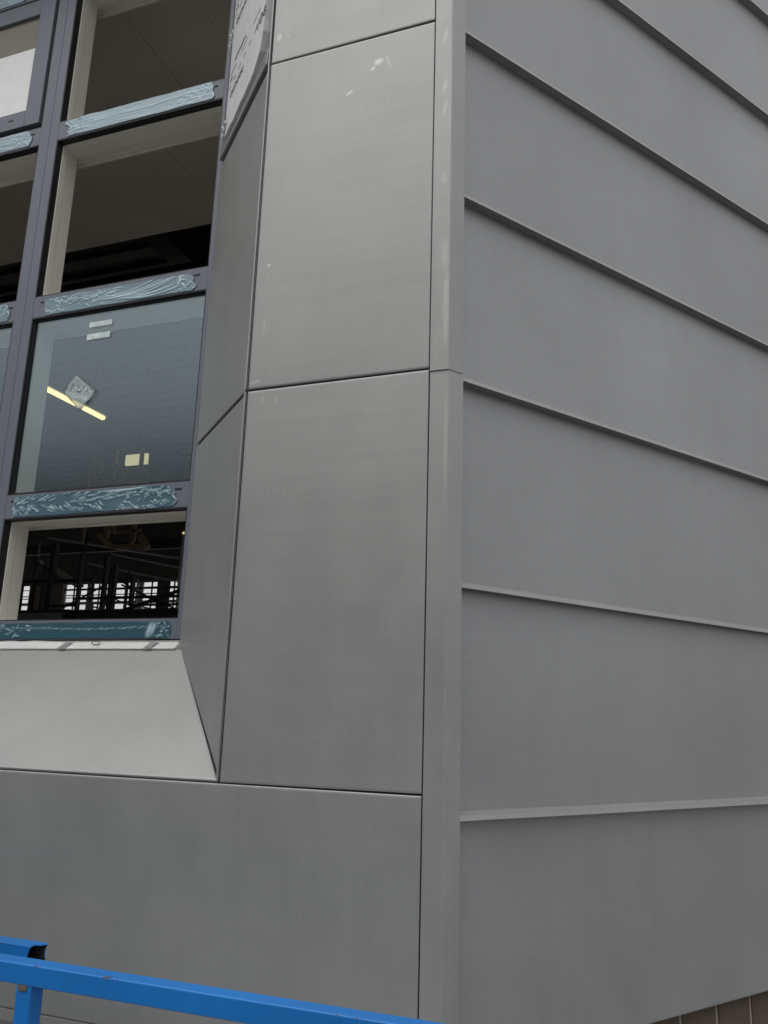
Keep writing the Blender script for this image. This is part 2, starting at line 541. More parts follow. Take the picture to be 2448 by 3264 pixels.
# black strips painted in for the shade inside the open joints
obj('joint_shade', box(XR - .0060, -.5770, .006, .033, ZSILL - .004, ZTOP), 'black', fwall)
for z in (ZSILL, J1, J2, 2.90):
    obj('joint_shade', box(-.5765, XJ - .004, .0055, .033, z - .0075, z + .0075), 'black', fwall)
obj('joint_shade', box(-3.0, XR - .008, .0045, .033, ZSILL - .0075, ZSILL + .0020), 'black', fwall)
obj('joint_shade', box(XJ - .0035, XJ + .004, .004, .033, ZB0 + .002, ZTOP), 'black', fwall)
# splayed reveal on the right: two cassettes, the third not fitted yet
def P3(x, z, off=0.0):
    return Vector((x, sp(x), z)) + NS * off
XO = XR - .0065
zlow_in = 0.205
obj('reveal_panel', sheet(P3(XI, zlow_in), P3(XO, ZSILL + .006), P3(XO, J1 - .004), P3(XI, J1 - .004), NS, 9, amp=.0007), 'zinc', fwall, True)
obj('reveal_panel', sheet(P3(XI, J1 + .008), P3(XO, J1 + .008), P3(XO, 1.866), P3(XI, 1.866), NS, 10, amp=.0007), 'zinc', fwall, True)
for z0, z1 in ((ZSILL + .004, J1 - .003), (J1 + .004, 3.36)):
    obj('edge_lip', box(XR - .0100, XR - .0055, -.003, .004, z0, z1, .001), 'zinc', fwall)
def strip(z0, z1, off):
    bm = bmesh.new()
    vs = [bm.verts.new(P3(x, z, o)) for o in (off, off - .012) for x, z in ((XI, z0), (XO, z0), (XO, z1), (XI, z1))]
    for f in ((0, 1, 2, 3), (7, 6, 5, 4), (0, 4, 5, 1), (1, 5, 6, 2), (2, 6, 7, 3), (3, 7, 4, 0)):
        bm.faces.new([vs[i] for i in f])
    return bm
obj('joint_shade', strip(J1 - .006, J1 + .010, -.006), 'black', fwall)  # black strips again stand for shade in the reveal joints
obj('joint_shade', strip(1.864, 1.900, -.006), 'black', fwall)
# upstand of the fitted cassette, still uncovered, with the open joint under it
obj('upstand_strip', sheet(P3(XI, 1.892, .006), P3(XO - .022, 1.892, .006), P3(XO - .022, 1.952, .003), P3(XI, 1.952, .003), NS, 12, depth=.014, rad=.002), 'zinc', fwall, True)
# sloping sill sheet
YS, ZS = .362, .190
NSILL = Vector((0, -(ZS - ZSILL), YS)).normalized()
obj('sill_panel', sheet((-3.0, 0, ZSILL + .005), (XO - .001, 0.001, ZSILL + .005), (-.9665, YS, ZS), (-2.63, YS, ZS), NSILL, 14, depth=.016, amp=.0010, rad=.003), 'zinc', fwall, True)
# left splay and head, closing the recess
def P4(x, z):
    return Vector((x, (x + 3.011) * (YI / 0.4), z))
obj('reveal_panel', sheet(P4(-3.011, ZSILL + .006), P4(-2.611, zlow_in), P4(-2.611, 2.985), P4(-3.011, 3.355), (YI, -0.4, 0), 15), 'zinc', fwall, True)
obj('head_panel', sheet((-2.62, YI, 2.99), (-.98, YI, 2.99), (XO - .02, 0, 3.355), (-3.005, 0, 3.355), (0, -.37, -.37), 16, depth=.016), 'zinc', fwall, True)

# ------------------------------------------------------------------ corner trim
trim = thing('corner_trim', (FOLD.x, 0, ZB0), 'narrow folded zinc corner trim standing where the two clad walls meet', 'trim')
def trim_piece(z0, z1, proud):
    n0 = Vector((0, -1, 0))
    o = proud
    prof = []
    a = Vector((XJ + .0015, 0.0, 0)) + n0 * o
    prof.append((a.x, a.y + .02))
    prof.append((a.x, a.y))
    f = FOLD + Vector((0, -o, 0))
    for k in range(9):                                  # soft fold
        s = k / 8
        p0, p2 = f + Vector((-.0045, 0, 0)), f + DR * .0045
        q = p0 * (1 - s) ** 2 + f * 2 * s * (1 - s) + p2 * s * s
        prof.append((q.x, q.y))
    e = f + DR * .0465
    prof.append((e.x, e.y))
    e2 = e - NR * .028
    prof.append((e2.x, e2.y))
    bm = bmesh.new()
    nz = max(2, int((z1 - z0) / .06))
    rows = []
    for j in range(nz + 1):
        z = z0 + (z1 - z0) * j / nz
        row = []
        for i, p in enumerate(prof):
            w = .0006 * noise.noise(Vector((z * 3.1, i * .25, z0)))
            row.append(bm.verts.new((p[0] + w, p[1] - w, z)))
        rows.append(row)
    for a, b in zip(rows, rows[1:]):
        for i in range(len(prof) - 1):
            bm.faces.new((a[i], a[i + 1], b[i + 1], b[i]))
    ob = obj('trim_length', bm, 'zinc_trim', trim)
    ob.data.shade_smooth()
    ob.data.set_sharp_from_angle(angle=R(28))
    return ob
trim_piece(ZB0, .8335, 0.0)
trim_piece(.8310, ZTOP, 0.0032)

# ------------------------------------------------------------------ side wall with horizontal standing seams
swall = thing('side_wall', (1.5, 2.3, GZ), 'side wall of long grey zinc sheets crossed by raised horizontal standing seams', 'wall')
OW = .030
W0 = FOLD - NR * OW
def PW(s, z, n=0.0):
    p = W0 + DR * s + NR * n
    return Vector((p.x, p.y, z))
SEAM0, SEAMD = -0.1985, 0.5125
LW = 15.0
zs = [SEAM0 + SEAMD * i for i in range(9)]
edges = [ZB0 - .004] + zs
for i in range(len(edges) - 1):
    z0, z1 = edges[i], edges[i + 1]
    obj('zinc_sheet', sheet(PW(.018, z0 + (.004 if i else 0)), PW(LW, z0 + (.004 if i else 0)), PW(LW, z1 - .008), PW(.018, z1 - .008), NR, 40 + i, depth=.004, rad=.0015, amp=.0022, step=.08, freq=1.9), 'zinc_side', swall, True)
for i, z in enumerate(zs):
    prof = [(-.002, z + .0075), (.004, z + .0065), (.0220, z + .0012), (.0222, z - .0004), (.0240, z - .0008), (.0266, z - .0108), (.0262, z - .0116), (.0245, z - .0116), (.0225, z - .0085), (.006, z - .0085), (-.002, z - .0105)]
    bm = bmesh.new()
    ns = 90
    rows = []
    for k in range(ns + 1):
        s = .020 + (LW - .02) * (k / ns) ** 1.6
        w = .0006 * noise.noise(Vector((s * 3.0, i * 5.1, 0))) + .0003 * noise.noise(Vector((s * 11.0, i * 2.1, 4)))
        rows.append([bm.verts.new(PW(s, p[1] + w, p[0])) for p in prof])
    for a, b in zip(rows, rows[1:]):
        for q in range(len(prof)):
            q2 = (q + 1) % len(prof)
            bm.faces.new((a[q], b[q], b[q2], a[q2]))
    bm.faces.new(rows[0])
    bm.faces.new(rows[-1][::-1])
    so = obj('standing_seam', bm, 'zinc_side', swall)
    so.data.shade_smooth()
    so.data.set_sharp_from_angle(angle=R(30))
def wall_box(s0, s1, n0, n1, z0, z1):
    bm = bmesh.new()
    A = [bm.verts.new(PW(s, z0, n)) for s, n in ((s0, n0), (s1, n0), (s1, n1), (s0, n1))]
    B = [bm.verts.new(PW(s, z1, n)) for s, n in ((s0, n0), (s1, n0), (s1, n1), (s0, n1))]
    bm.faces.new(A[::-1])
    bm.faces.new(B)
    for i in range(4):
        bm.faces.new((A[i], A[(i + 1) % 4], B[(i + 1) % 4], B[i]))
    return bm
obj('wall_core', wall_box(.06, LW, -.30, -.012, ZB0 + .02, ZTOP), 'plaster', swall)

# ------------------------------------------------------------------ brick plinths
pl = thing('brick_plinth', (1.5, 2.3, GZ), 'brown brick plinth under the standing seam side wall', 'plinth')
obj('mortar_core', wall_box(.0, LW, -.30, -.036, GZ, ZB0 + .02), 'mortar', pl)
BW, BH, J = .148, .215, .012
brick_me = None
for row in range(4):
    for k in range(26):
        s0 = .076 + k * (BW + J) - (.08 if row % 2 else 0)
        if s0 + BW > LW:
            continue
        zt = ZB0 - .004 - row * (BH + J)
        if brick_me is None:
            b = box(0, BW, -.02, .0, -BH, 0, .004)
            bo = obj('brick', b, 'brick', pl)
            brick_me = bo.data
        else:
            bo = bpy.data.objects.new('brick', brick_me)
            col.objects.link(bo)
            bo.parent = pl
            bo.matrix_parent_inverse = Matrix.Translation(-pl.location)
        p = PW(s0, zt, -.051 + random.uniform(-.0015, .0015))
        ang = math.atan2(DR.y, DR.x) + random.uniform(-.004, .004)
        bo.matrix_basis = Matrix.Translation(p) @ Matrix.Rotation(ang, 4, 'Z')
pf = thing('brick_plinth', (-2, .2, GZ), 'dark brick plinth set back under the flat cassette front wall', 'plinth')
obj('mortar_core', box(-16, -.06, .055, .30, GZ, ZB0 + .02), 'mortar', pf)
for row in range(3):
    for k in range(24):
        bo = bpy.data.objects.new('brick', brick_me)
        col.objects.link(bo)
        bo.parent = pf
        bo.matrix_parent_inverse = Matrix.Translation(-pf.location)
        bo.matrix_basis = Matrix.Translation((-3.95 + k * (BW + J) - (.08 if row % 2 else 0), .072, ZB0 - .034 - row * (BH + J)))

# ------------------------------------------------------------------ window
win = thing('window', (-1.8, WY, .22), 'large dark grey aluminium window grid with mostly unglazed openings', 'window')
XM0, XM1 = -1.842, -1.754          # mullion
XJL, XJR = -2.590, -1.006          # inner edges of the jambs
TR = [(.2215, .285), (.641, .726), (1.405, 1.490), (2.168, 2.248), (2.905, 2.988)]
D1 = WY + .028                     # black rebate depth
D2 = WY + .108
def fbox(name, x0, x1, z0, z1, y0=WY, y1=None, mat='frame', bev=.0015, par=win):
    return obj(name, box(x0, x1, y0, y1 or WY + .06, z0, z1, bev), mat, par)
# mullion made of two halves with the fine joint line between them
mu = fbox('mullion', XM0, -1.7955, TR[0][1], TR[4][0])
fbox('mullion', -1.7945, XM1, TR[0][1], TR[4][0])
fbox('jamb', XJR, -.950, TR[0][0], TR[4][1], WY, WY + .07)
fbox('jamb', -2.65, XJL, TR[0][0], TR[4][1], WY, WY + .07)
trs = []
for i, (z0, z1) in enumerate(TR):
    if i in (0, 4):
        trs.append((XJL, XJR, z0, z1, fbox('transom', XJL, XJR, z0, z1, WY + .0006)))
    else:
        trs.append((XJL, XM0, z0, z1, fbox('transom', XJL, XM0, z0, z1, WY + .0006)))
        trs.append((XM1, XJR, z0, z1, fbox('transom', XM1, XJR, z0, z1, WY + .0006)))
# flange strip beside the uncovered insulation
obj('frame_flange', prism([(XI, YI - .001), (-.938, sp(-.938) + .012), (-.936, sp(-.936) + .015), (XI + .002, YI + .006)], 'z', 1.95, 2.985), 'frame', win)
for zc, xs in ((2.224, (-1.046,)), (1.465, (-1.050, -1.71)), (.703, (-1.047, -1.72)), (.263, (-1.048,)), (2.224, (-1.884,)), (1.465, (-1.868,))):
    for x in xs:
        obj('drain_slot', box(x - .013, x + .013, WY - .0012, WY + .004, zc - .003, zc + .003, .001), 'black', next(q[4] for q in trs if q[0] < x < q[1] and q[2] < zc < q[3]))
# rebate, interior frame and lining of each light
rows = [(TR[i][1], TR[i + 1][0]) for i in range(4)]
cols = [(XM1, XJR), (XJL, XM0)]
def ring(x0, x1, z0, z1, t, y0, y1, bev=0.0):
    bm = box(x0, x0 + t, y0, y1, z0, z1, bev)
    box(x1 - t, x1, y0, y1, z0, z1, bev, bm)
    box(x0 + t, x1 - t, y0, y1, z1 - t, z1, bev, bm)
    box(x0 + t, x1 - t, y0, y1, z0, z0 + t, bev, bm)
    return bm
for ci, (x0, x1) in enumerate(cols):
    for ri, (z0, z1) in enumerate(rows):
        e = .0006
        obj('gasket', ring(x0 + e, x1 - e, z0 + e, z1 - e, .0035, WY + .002, D1 + .004), 'black', win)
        obj('inner_frame', ring(x0 - .01, x1 + .01, z0 - .01, z1 + .01, .0175, D1 + .0045, D1 + .034, .002), 'cream', win)
        obj('lining', ring(x0 - .02, x1 + .02, z0 - .02, z1 + .02, .0245, D1 + .0365, D2 + .01, .001), 'cream', win)
for z0, z1 in rows:
    obj('head_lining', box(XJL - .02, XJR + .02, D2 + .0105, D2 + .055, z1 + .0085, z1 + .026, .002), 'cream', win)
    obj('head_lining', box(XJL - .02, XJR + .02, D2 + .0555, D2 + .068, z1 - .001, z1 + .026, .002), 'cream', win)
# glass of the second row, in double panes
GY = WY + .016
for x0, x1 in cols:
    z0, z1 = rows[1]
    pane = obj('pane', box(x0 + .004, x1 - .004, GY, GY + .005, z0 + .004, z1 - .004), 'glass', win)
    obj('glazing_bead', ring(x0 + .004, x1 - .004, z0 + .004, z1 - .004, .006, GY - .006, GY - .0005), 'black', pane)
# opening casement, top light of the second bay
cs = thing('casement', (-2.2, WY, 2.27), 'grey opening casement with pane reflections painted as white and brown sheets in the upper light', 'casement')
CX0, CX1, CZ0, CZ1 = -2.575, -1.856, 2.270, 2.888
CY = WY - .006
bmc = ring(CX0, CX1, CZ0, CZ1, .076, CY, CY + .05, .002)
obj('casement_frame', bmc, 'frame', cs)
obj('pane', box(CX0 + .07, CX1 - .07, CY + .022, CY + .027, CZ0 + .07, CZ1 - .046), 'glass', cs)
obj('white_reflection', box(CX0 + .07, CX1 - .07, CY + .010, CY + .012, CZ0 + .07, 2.655), 'paper', cs)  # opaque white in place of bright sky reflected in the pane
obj('brown_reflection', box(CX0 + .07, CX1 - .07, CY + .013, CY + .016, 2.645, CZ1 - .046), 'reflection_brown', cs)  # brown bands in place of the darker reflection above it
obj('drain_slot', box(-2.015, -1.99, CY - .0012, CY + .003, 2.309, 2.315, .001), 'black', cs)

# ------------------------------------------------------------------ protective films on the transoms
def crease_list(style, x0, x1, z0, z1, seed):
    """creases of one film: (x, z, angle, length, width, height, bow)"""
    rr = random.Random(seed * 91)
    L, H = x1 - x0, z1 - z0
    out = []
    def add(x, z, a, l, w, h, c=0.0):
        out.append((x, z, a, l, w, h, c))
    def crumple(xa, xb, n, h=1.0):
        for _ in range(n):
            add(rr.uniform(xa, xb), z0 + H * rr.uniform(.1, .95), rr.uniform(-1.2, 1.2), rr.uniform(.010, .028), rr.uniform(.0016, .003), h * rr.uniform(.4, 1), rr.uniform(-12, 12))
    if style == 'herring':
        for k in range(150):
            u = rr.random()
            mid = .50 + .10 * math.sin(u * 6)
            up = rr.random() < .5
            d = rr.uniform(.08, .42)
            zz = mid + (d if up else -d)
            add(x0 + L * u, z0 + H * zz, (rr.uniform(.18, .55) if up else rr.uniform(-.75, -.35)), rr.uniform(.014, .040), rr.uniform(.0013, .0024), rr.uniform(.35, 1.0), rr.uniform(-6, 6))
        for k in range(34):                              # the ladder of short ticks along the middle
            u = .38 + .36 * k / 34
            add(x0 + L * u, z0 + H * (.52 + .14 * (u - .38) / .36 + rr.uniform(-.05, .05)), 1.2 + rr.uniform(-.3, .3), rr.uniform(.008, .016), .0018, rr.uniform(.5, 1))
        crumple(x0 + L * .70, x0 + L * .95, 34)
        crumple(x0, x0 + L * .14, 26)
        add(x0 + L * .75, z0 + H * .90, .06, .30, .0035, .9, .4)
    elif style == 'pull':
        for k in range(7):                               # long folds drawn towards the free end
            add(x0 + L * (.62 + rr.uniform(-.1, .1)), z0 + H * (.10 + .075 * k), .02 + .025 * k, L * rr.uniform(.35, .62), rr.uniform(.0018, .003), rr.uniform(.5, 1.0), rr.uniform(.5, 1.4))
        crumple(x0, x0 + L * .42, 60, .85)
        for k in range(20):
            add(x0 + L * rr.uniform(.1, .5), z0 + H * rr.uniform(.3, .9), rr.uniform(-.1, .25), rr.uniform(.03, .07), .002, rr.uniform(.3, .7), rr.uniform(-5, 5))
        crumple(x0 + L * .90, x1, 16)
        add(x0 + L * .90, z0 + H * .65, 1.35, .05, .005, 1.0)
    elif style == 'crease':
        k = 0
        x = x0
        while x < x1:
            u = (x - x0) / L
            add(x, z0 + H * (.60 + .05 * math.sin(u * 14) + rr.uniform(-.03, .03)), rr.uniform(.2, .9), rr.uniform(.010, .020), rr.uniform(.0012, .002), rr.uniform(.35, .9))
            x += rr.uniform(.006, .013)
        crumple(x0 + L * .42, x0 + L * .62, 34)
        crumple(x0 + L * .95, x1, 12)
        add(x1 - .075, z0 + H * .45, 1.25, .06, .010, 1.1)
        add(x1 - .062, z0 + H * .50, 1.25, .05, .006, 1.1)
    else:
        for k in range(16):
            add(x0 + L * rr.uniform(.1, .9), z0 + H * rr.uniform(.05, .95), rr.uniform(-.05, .08), rr.uniform(.05, .22), rr.uniform(.0015, .003), rr.uniform(.2, .5), rr.uniform(-1, 1))
        crumple(x0, x0 + L * .13, 30)
        crumple(x1 - L * .22, x1, 40, .8)
    return out
def film(x0, x1, z0, z1, seed, label, style, ends=(.02, .05), pale_base=0.0):
    nx, nz = int((x1 - x0) / .0026), 28
    cr_ = crease_list(style, x0, x1, z0, z1, seed)
    bm = bmesh.new()
    lay = bm.verts.layers.float.new('lift')
    g = []
    for i in range(nx + 1):
        row = []
        xc = x0 + (x1 - x0) * i / nx
        near = [(c, math.cos(c[2]), math.sin(c[2])) for c in cr_ if abs(c[0] - xc) < c[3] * .6 + .03]
        for j in range(nz + 1):
            u, v = i / nx, j / nz
            rag0 = ends[0] * (0.5 + 1.1 * noise.noise(Vector((v * 3 + seed, seed, 0))))
            rag1 = ends[1] * (max(0, v - .35) ** 2 * 1.6 + max(0, .25 - v) * .8 + 0.4 * noise.noise(Vector((v * 3 + seed, seed + 5, 0))))
            x = x0 + rag0 + (x1 - rag1 - x0 - rag0) * u
            zt = z1 - .003 + .0035 * noise.noise(Vector((x * 14, seed * 2, 0)))
            zb = z0 + .002 + .003 * noise.noise(Vector((x * 10, seed * 3, 5)))
            z = zb + (zt - zb) * v
            h = 0.0
            for c, ca, sa in near:
                dx, dz = x - c[0], z - c[1]
                a = (dx * ca + dz * sa)
                b = (-dx * sa + dz * ca) - c[6] * a * a
                e = abs(a) / (c[3] * .5)
                if e < 1 and abs(b) < c[4] * 3:
                    h = max(h, c[5] * (1 - e * e) * math.exp(-(b / c[4]) ** 2))
            patch = noise.noise(Vector((x * 6, z * 9, seed + 3)))
            e = min(u, 1 - u) * (x1 - x0) / .010
            if e < 1:
                h += (1 - e) * .7 * abs(noise.noise(Vector((z * 60, seed, u * 4))) + .3)
            vt = bm.verts.new((x, WY - .0016 - .0034 * min(h, 1.4) - .0008 * max(0, patch), z))
            vt[lay] = min(1.0, pale_base + .85 * h + .10 * patch)
            row.append(vt)
        g.append(row)
    for i in range(nx):
        for j in range(nz):
            bm.faces.new((g[i][j], g[i + 1][j], g[i + 1][j + 1], g[i][j + 1]))
    o = obj('protective_film', bm, 'film', None, True)
    return tag(o, label, 'film', 'blue films on the window transoms')
film(-1.722, -1.047, 2.170, 2.2495, 3, 'smooth pale blue film on the uppermost transom between two unglazed openings', 'smooth', (.03, .02), .62)
film(-1.702, -1.052, 1.407, 1.478, 8, 'blue film with long pulled folds on the transom above the glazed pane', 'pull', (.01, .05), .34)
film(-1.729, -1.050, .643, .721, 11, 'blue film with feathery wrinkles on the transom below the glazed pane', 'herring', (.02, .05), .12)
film(-2.45, -1.028, .224, .279, 14, 'dark teal film with one long crease on the bottom frame rail', 'crease', (.01, .01))
film(-2.45, -1.882, 2.172, 2.2495, 17, 'crumpled blue film under the opening casement', 'smooth', (.02, .05), .55)
film(-2.45, -1.862, 1.409, 1.484, 19, 'blue film end on the mid transom in the bay beyond the mullion', 'pull', (.02, .04), .34)
film(-2.45, -2.03, 2.912, 2.984, 23, 'blue film on the head rail above the opening casement', 'smooth', (.02, .04), .55)

# ------------------------------------------------------------------ stickers on the glass
cor = [Vector((-1.523, GY - .001, 1.159)), Vector((-1.428, GY - .001, 1.087)), Vector((-1.494, GY - .001, 1.018)), Vector((-1.573, GY - .001, 1.098))]
bm = bmesh.new()
N = 12
g = [[None] * (N + 1) for _ in range(N + 1)]
for i in range(N + 1):
    for j in range(N + 1):
        u, v = i / N, j / N
        p = cor[0] * (1 - u) * (1 - v) + cor[1] * u * (1 - v) + cor[2] * u * v + cor[3] * (1 - u) * v
        bulge = .018 * math.sin(math.pi * v) * (1 - u) ** 3
        p = p + Vector((-bulge * .6, -.003 * max(0, math.sin((u * .6 + v) * 7)) ** 3 - .0006, bulge * .5))
        g[i][j] = bm.verts.new(p)
for i in range(N):
    for j in range(N):
        bm.faces.new((g[i][j], g[i + 1][j], g[i + 1][j + 1], g[i][j + 1]))
bmesh.ops.solidify(bm, geom=bm.faces[:], thickness=.0004)
tag(obj('sticker', bm, 'sticker', None, True), 'pale see-through square sticker set diagonally on the glazed pane', 'sticker')
for x0, x1, z0, z1, lb in ((-1.502, -1.402, 1.290, 1.312, 'narrow pale label strip on the glazed pane, the lower of two'), (-1.497, -1.398, 1.338, 1.358, 'faint pale label strip on the glazed pane, close under the transom')):
    tag(obj('label_strip', box(x0, x1, GY - .0014, GY - .0003, z0, z1), 'sticker'), lb, 'label')

# ------------------------------------------------------------------ white membrane on the sill
bm = bmesh.new()
nx, nv = 260, 5
g = []
for i in range(nx + 1):
    x = -2.62 + (1.636) * i / nx
    top = .2200 - .0085 * max(0, .45 + 1.1 * noise.noise(Vector((x * 3.4, 2.1, 0)))) - .004 * max(0, noise.noise(Vector((x * 11, 7, 0))))
    row = []
    for j in range(nv + 1):
        v = j / nv
        w = .0018 * noise.noise(Vector((x * 18, v * 2, 3))) + .0012 * noise.noise(Vector((x * 50, v * 4, 8)))
        row.append(bm.verts.new((x, .3535 + .027 * v - abs(w) * (1 if v < .9 else 2.5), .1885 + (top - .1885) * v)))
    g.append(row)
for i in range(nx):
    for j in range(nv):
        bm.faces.new((g[i][j], g[i + 1][j], g[i + 1][j + 1], g[i][j + 1]))
bmesh.ops.solidify(bm, geom=bm.faces[:], thickness=-.0006)
memb = tag(obj('membrane_strip', bm, 'paper', None, True), 'crinkled white membrane strip tucked along the bottom of the window frame', 'membrane')
for xa in (-1.425, -1.10):
    bm = bmesh.new()
    vs = [bm.verts.new(p) for p in ((xa, .3500, .1895), (xa + .028, .3500, .1895), (xa + .044, .3725, .2155), (xa + .020, .3725, .2155))]
    bm.faces.new(vs)
    bmesh.ops.solidify(bm, geom=bm.faces[:], thickness=.0006)
    obj('tape_patch', bm, 'tape', memb)
pts = []
for k in range(22):
    a = k / 21 * math.tau * 1.15
    pts.append((-1.285 + .016 * math.cos(a), .3655 - .0035 * math.sin(a) - .0015, .2085 + .0045 * math.sin(a)))
obj('printed_mark', tube(pts, .0011, seg=5), 'ink', memb)

# ------------------------------------------------------------------ insulation board still showing in the upper reveal
ins = thing('insulation_board', (-.77, .18, 1.95), 'silver foil faced insulation board with printed lettering in the unfinished reveal', 'insulation')
bm = bmesh.new()
outl = [(-.930, 1.932), (-.88, 1.936), (-.86, 1.930), (-.80, 1.940), (-.78, 1.936), (-.70, 1.948), (-.655, 1.985), (-.640, 2.04), (-.632, 2.20), (-.628, 2.5), (-.622, 3.05), (-.93, 3.05)]
A = [bm.verts.new(P3(x, z, .0125)) for x, z in outl]
B = [bm.verts.new(P3(x, z, -.014)) for x, z in outl]
bm.faces.new(A)
bm.faces.new(B[::-1])
for i in range(len(A)):
    j = (i + 1) % len(A)
    bm.faces.new((A[i], B[i], B[j], A[j]))
obj('board', bm, 'foil', ins)
TS = (P3(XR, 0) - P3(XI, 0)).normalized()      # reading direction along the reveal
def lettering(txt, x, z, size, flip=False):
    cu = bpy.data.curves.new('txt', 'FONT')
    cu.body = txt
    cu.size = size
    cu.extrude = .0002
    tmp = bpy.data.objects.new('txt', cu)
    col.objects.link(tmp)
    bpy.context.view_layer.update()
    me = bpy.data.meshes.new_from_object(tmp.evaluated_get(bpy.context.evaluated_depsgraph_get()))
    bpy.data.objects.remove(tmp)
    bpy.data.curves.remove(cu)
    me.name = 'lettering'
    me.materials.append(M['ink'])
    up = Vector((0, 0, 1))
    tx = TS
    if flip:
        tx, up = -TS, -up
    nn = tx.cross(up)
    if nn.dot(NS) < 0:
        nn = -nn
    Mx = Matrix(((tx.x, up.x, nn.x, 0), (tx.y, up.y, nn.y, 0), (tx.z, up.z, nn.z, 0), (0, 0, 0, 1)))
    me.transform(Matrix.Translation(P3(x, z, .0132)) @ Mx)
    o = bpy.data.objects.new('lettering', me)
    col.objects.link(o)
    o.parent = ins
    o.matrix_parent_inverse = Matrix.Translation(-ins.location)
def stroke(x0, z0, x1, z1, w=.003):
    obj('printed_line', bar(P3(x0, z0, .0128), P3(x1, z1, .0128), .0008, w), 'ink', ins)
for zr in (2.06, 2.36, 2.66):
    lettering('ounuou', -.905, zr, .050)
    lettering('VO8', -.700, zr + .035, .050)
    lettering('nununuuou', -.885, zr + .13, .028)
    lettering('un', -.915, zr + .075, .028)
    for k in range(3):
        stroke(-.918 + k * .095, zr + .105, -.868 + k * .095, zr + .107)
    for k in range(7):
        stroke(-.925 + k * .042, zr + .055, -.905 + k * .042, zr + .056, .0025)
stroke(-.872, 2.44, -.870, 2.60, .012)
stroke(-.83, 2.47, -.828, 2.60, .008)
for z in (1.955, 2.33):
    bm = bmesh.new()
    g = []
    for i in range(9):
        row = []
        for j in range(7):
            x = -.958 + .036 * i / 8
            zz = z + .05 * j / 6 + .010 * noise.noise(Vector((i * .4, z, 2)))
            row.append(bm.verts.new(P3(x, zz, .014 + .012 * noise.noise(Vector((i * .6, j * .6, z * 9))))))
        g.append(row)
    for i in range(8):
        for j in range(6):
            bm.faces.new((g[i][j], g[i + 1][j], g[i + 1][j + 1], g[i][j + 1]))
    bmesh.ops.solidify(bm, geom=bm.faces[:], thickness=.0005)
    obj('tape_tab', bm, 'silver', ins)

# ------------------------------------------------------------------ hall behind the window
HX0, HX1, HY1, FZ = -16.0, 7.6, 12.0, -0.95
def XW(y):                       # inner face of the side wall at depth y
    return FOLD.x + y * DR.x / DR.y - .12
def struct(name, bm, mat):
    o = obj(name, bm, mat)
    o['kind'] = 'structure'
    return o
M['screed'] = plain('floor_screed', (0.52, 0.50, 0.47), 0.8, 0, 0.15, 0.8)
struct('hall_floor', prism([(HX0, .5), (XW(.5) - .1, .5), (XW(HY1 + .3), HY1 + .3), (HX0, HY1 + .3)], 'z', FZ - .2, FZ), 'screed')
roof = thing('roof_deck', (-6, 6, 4.4), 'dark profiled metal roof deck over the hall behind the window', 'roof')
obj('deck_sheet', prism([(HX0 - .3, .06), (XW(.06), .06), (XW(HY1 + .3), HY1 + .3), (HX0 - .3, HY1 + .3)], 'z', 4.42, 4.5), 'deck', roof)
for k in range(38):
    obj('deck_rib', box(HX0 + .1, XW(.6 + k * .3) - .3, .6 + k * .3, .75 + k * .3, 4.36, 4.42), 'deck', roof)
hw = thing('hall_side_wall', (-16, 6, FZ), 'block end wall with unseen openings added to light the hall', 'wall')  # out of view; openings added so daylight reaches floor and soffit
obj('wall_face', box(HX0 - .3, HX0, .05, HY1 + .3, FZ, .1), 'plaster', hw)
obj('wall_face', box(HX0 - .3, HX0, .05, HY1 + .3, 2.4, 4.42), 'hall', hw)
for k in range(6):
    obj('pier', box(HX0 - .3, HX0, .3 + k * 2.35, .7 + k * 2.35, .1, 2.4), 'hall', hw)
# soffit boards just inside the window
sf = thing('soffit', (-2, 1.4, 3.2), 'brown grey board soffit just inside the window openings', 'soffit')
for k in range(17):
    x0 = -6.035 + k * .3765
    obj('soffit_board', box(x0 + .0012, x0 + .3765 - .0012, .505, 2.47, 3.2 + (k % 3) * .0008, 3.222), 'soffit', sf)
obj('fixing_grid', box(-6.03, .3, .51, 2.44, 3.226, 3.30), 'dark', sf)
# far wall with its glazed band
fwz = thing('far_window_wall', (-8, HY1, FZ), 'far wall of the hall with a bright band of windows and pale posts', 'wall')
obj('lower_wall', box(HX0, HX1, HY1, HY1 + .10, FZ, 0.0), 'plaster', fwz)  # openings reach below the visible band, added to brighten the hall
obj('upper_wall', box(HX0, HX1, HY1, HY1 + .10, 2.505, 4.42), 'hall', fwz)
for x0, x1, m in ((-9.448, -9.161, 'hall'), (-9.888, -9.773, 'post_white'), (-8.988, -8.885, 'post_white'), (-11.123, -10.973, 'board_beige'), (-11.80, -11.655, 'post_white'), (-12.6, -12.2, 'hall'), (-13.6, -13.3, 'hall'), (-14.8, -14.4, 'hall'), (-8.2, -7.9, 'hall'), (-7.0, -6.7, 'hall'), (-5.8, -5.5, 'hall')):
    obj('post', box(x0, x1, HY1 + .010, HY1 + .040, 0.0, 2.51), m, fwz)
for x in (-9.598, -10.22, -10.50, -10.86, -11.48, -9.08, -8.55, -11.9):
    obj('mullion', box(x - .012, x + .012, HY1 + .045, HY1 + .07, 0.0, 2.51), 'dark', fwz)
for z, h in ((2.415, .012), (2.285, .016), (2.235, .014), (1.985, .014), (1.915, .018)):
    obj('transom', box(HX0, HX1, HY1 + .09, HY1 + .13, z - h / 2, z + h / 2), 'dark', fwz)
obj('far_sill', box(-15, -4, HY1 + .14, HY1 + .24, 2.11, 2.155), 'board_beige', fwz)
for k in range(4):
    obj('scaffold_brace', bar((-12.4 + k * 1.1, HY1 + .4, 2.10), (-11.6 + k * 1.1, HY1 + .4, 1.93), .02, .035), 'wood', fwz)
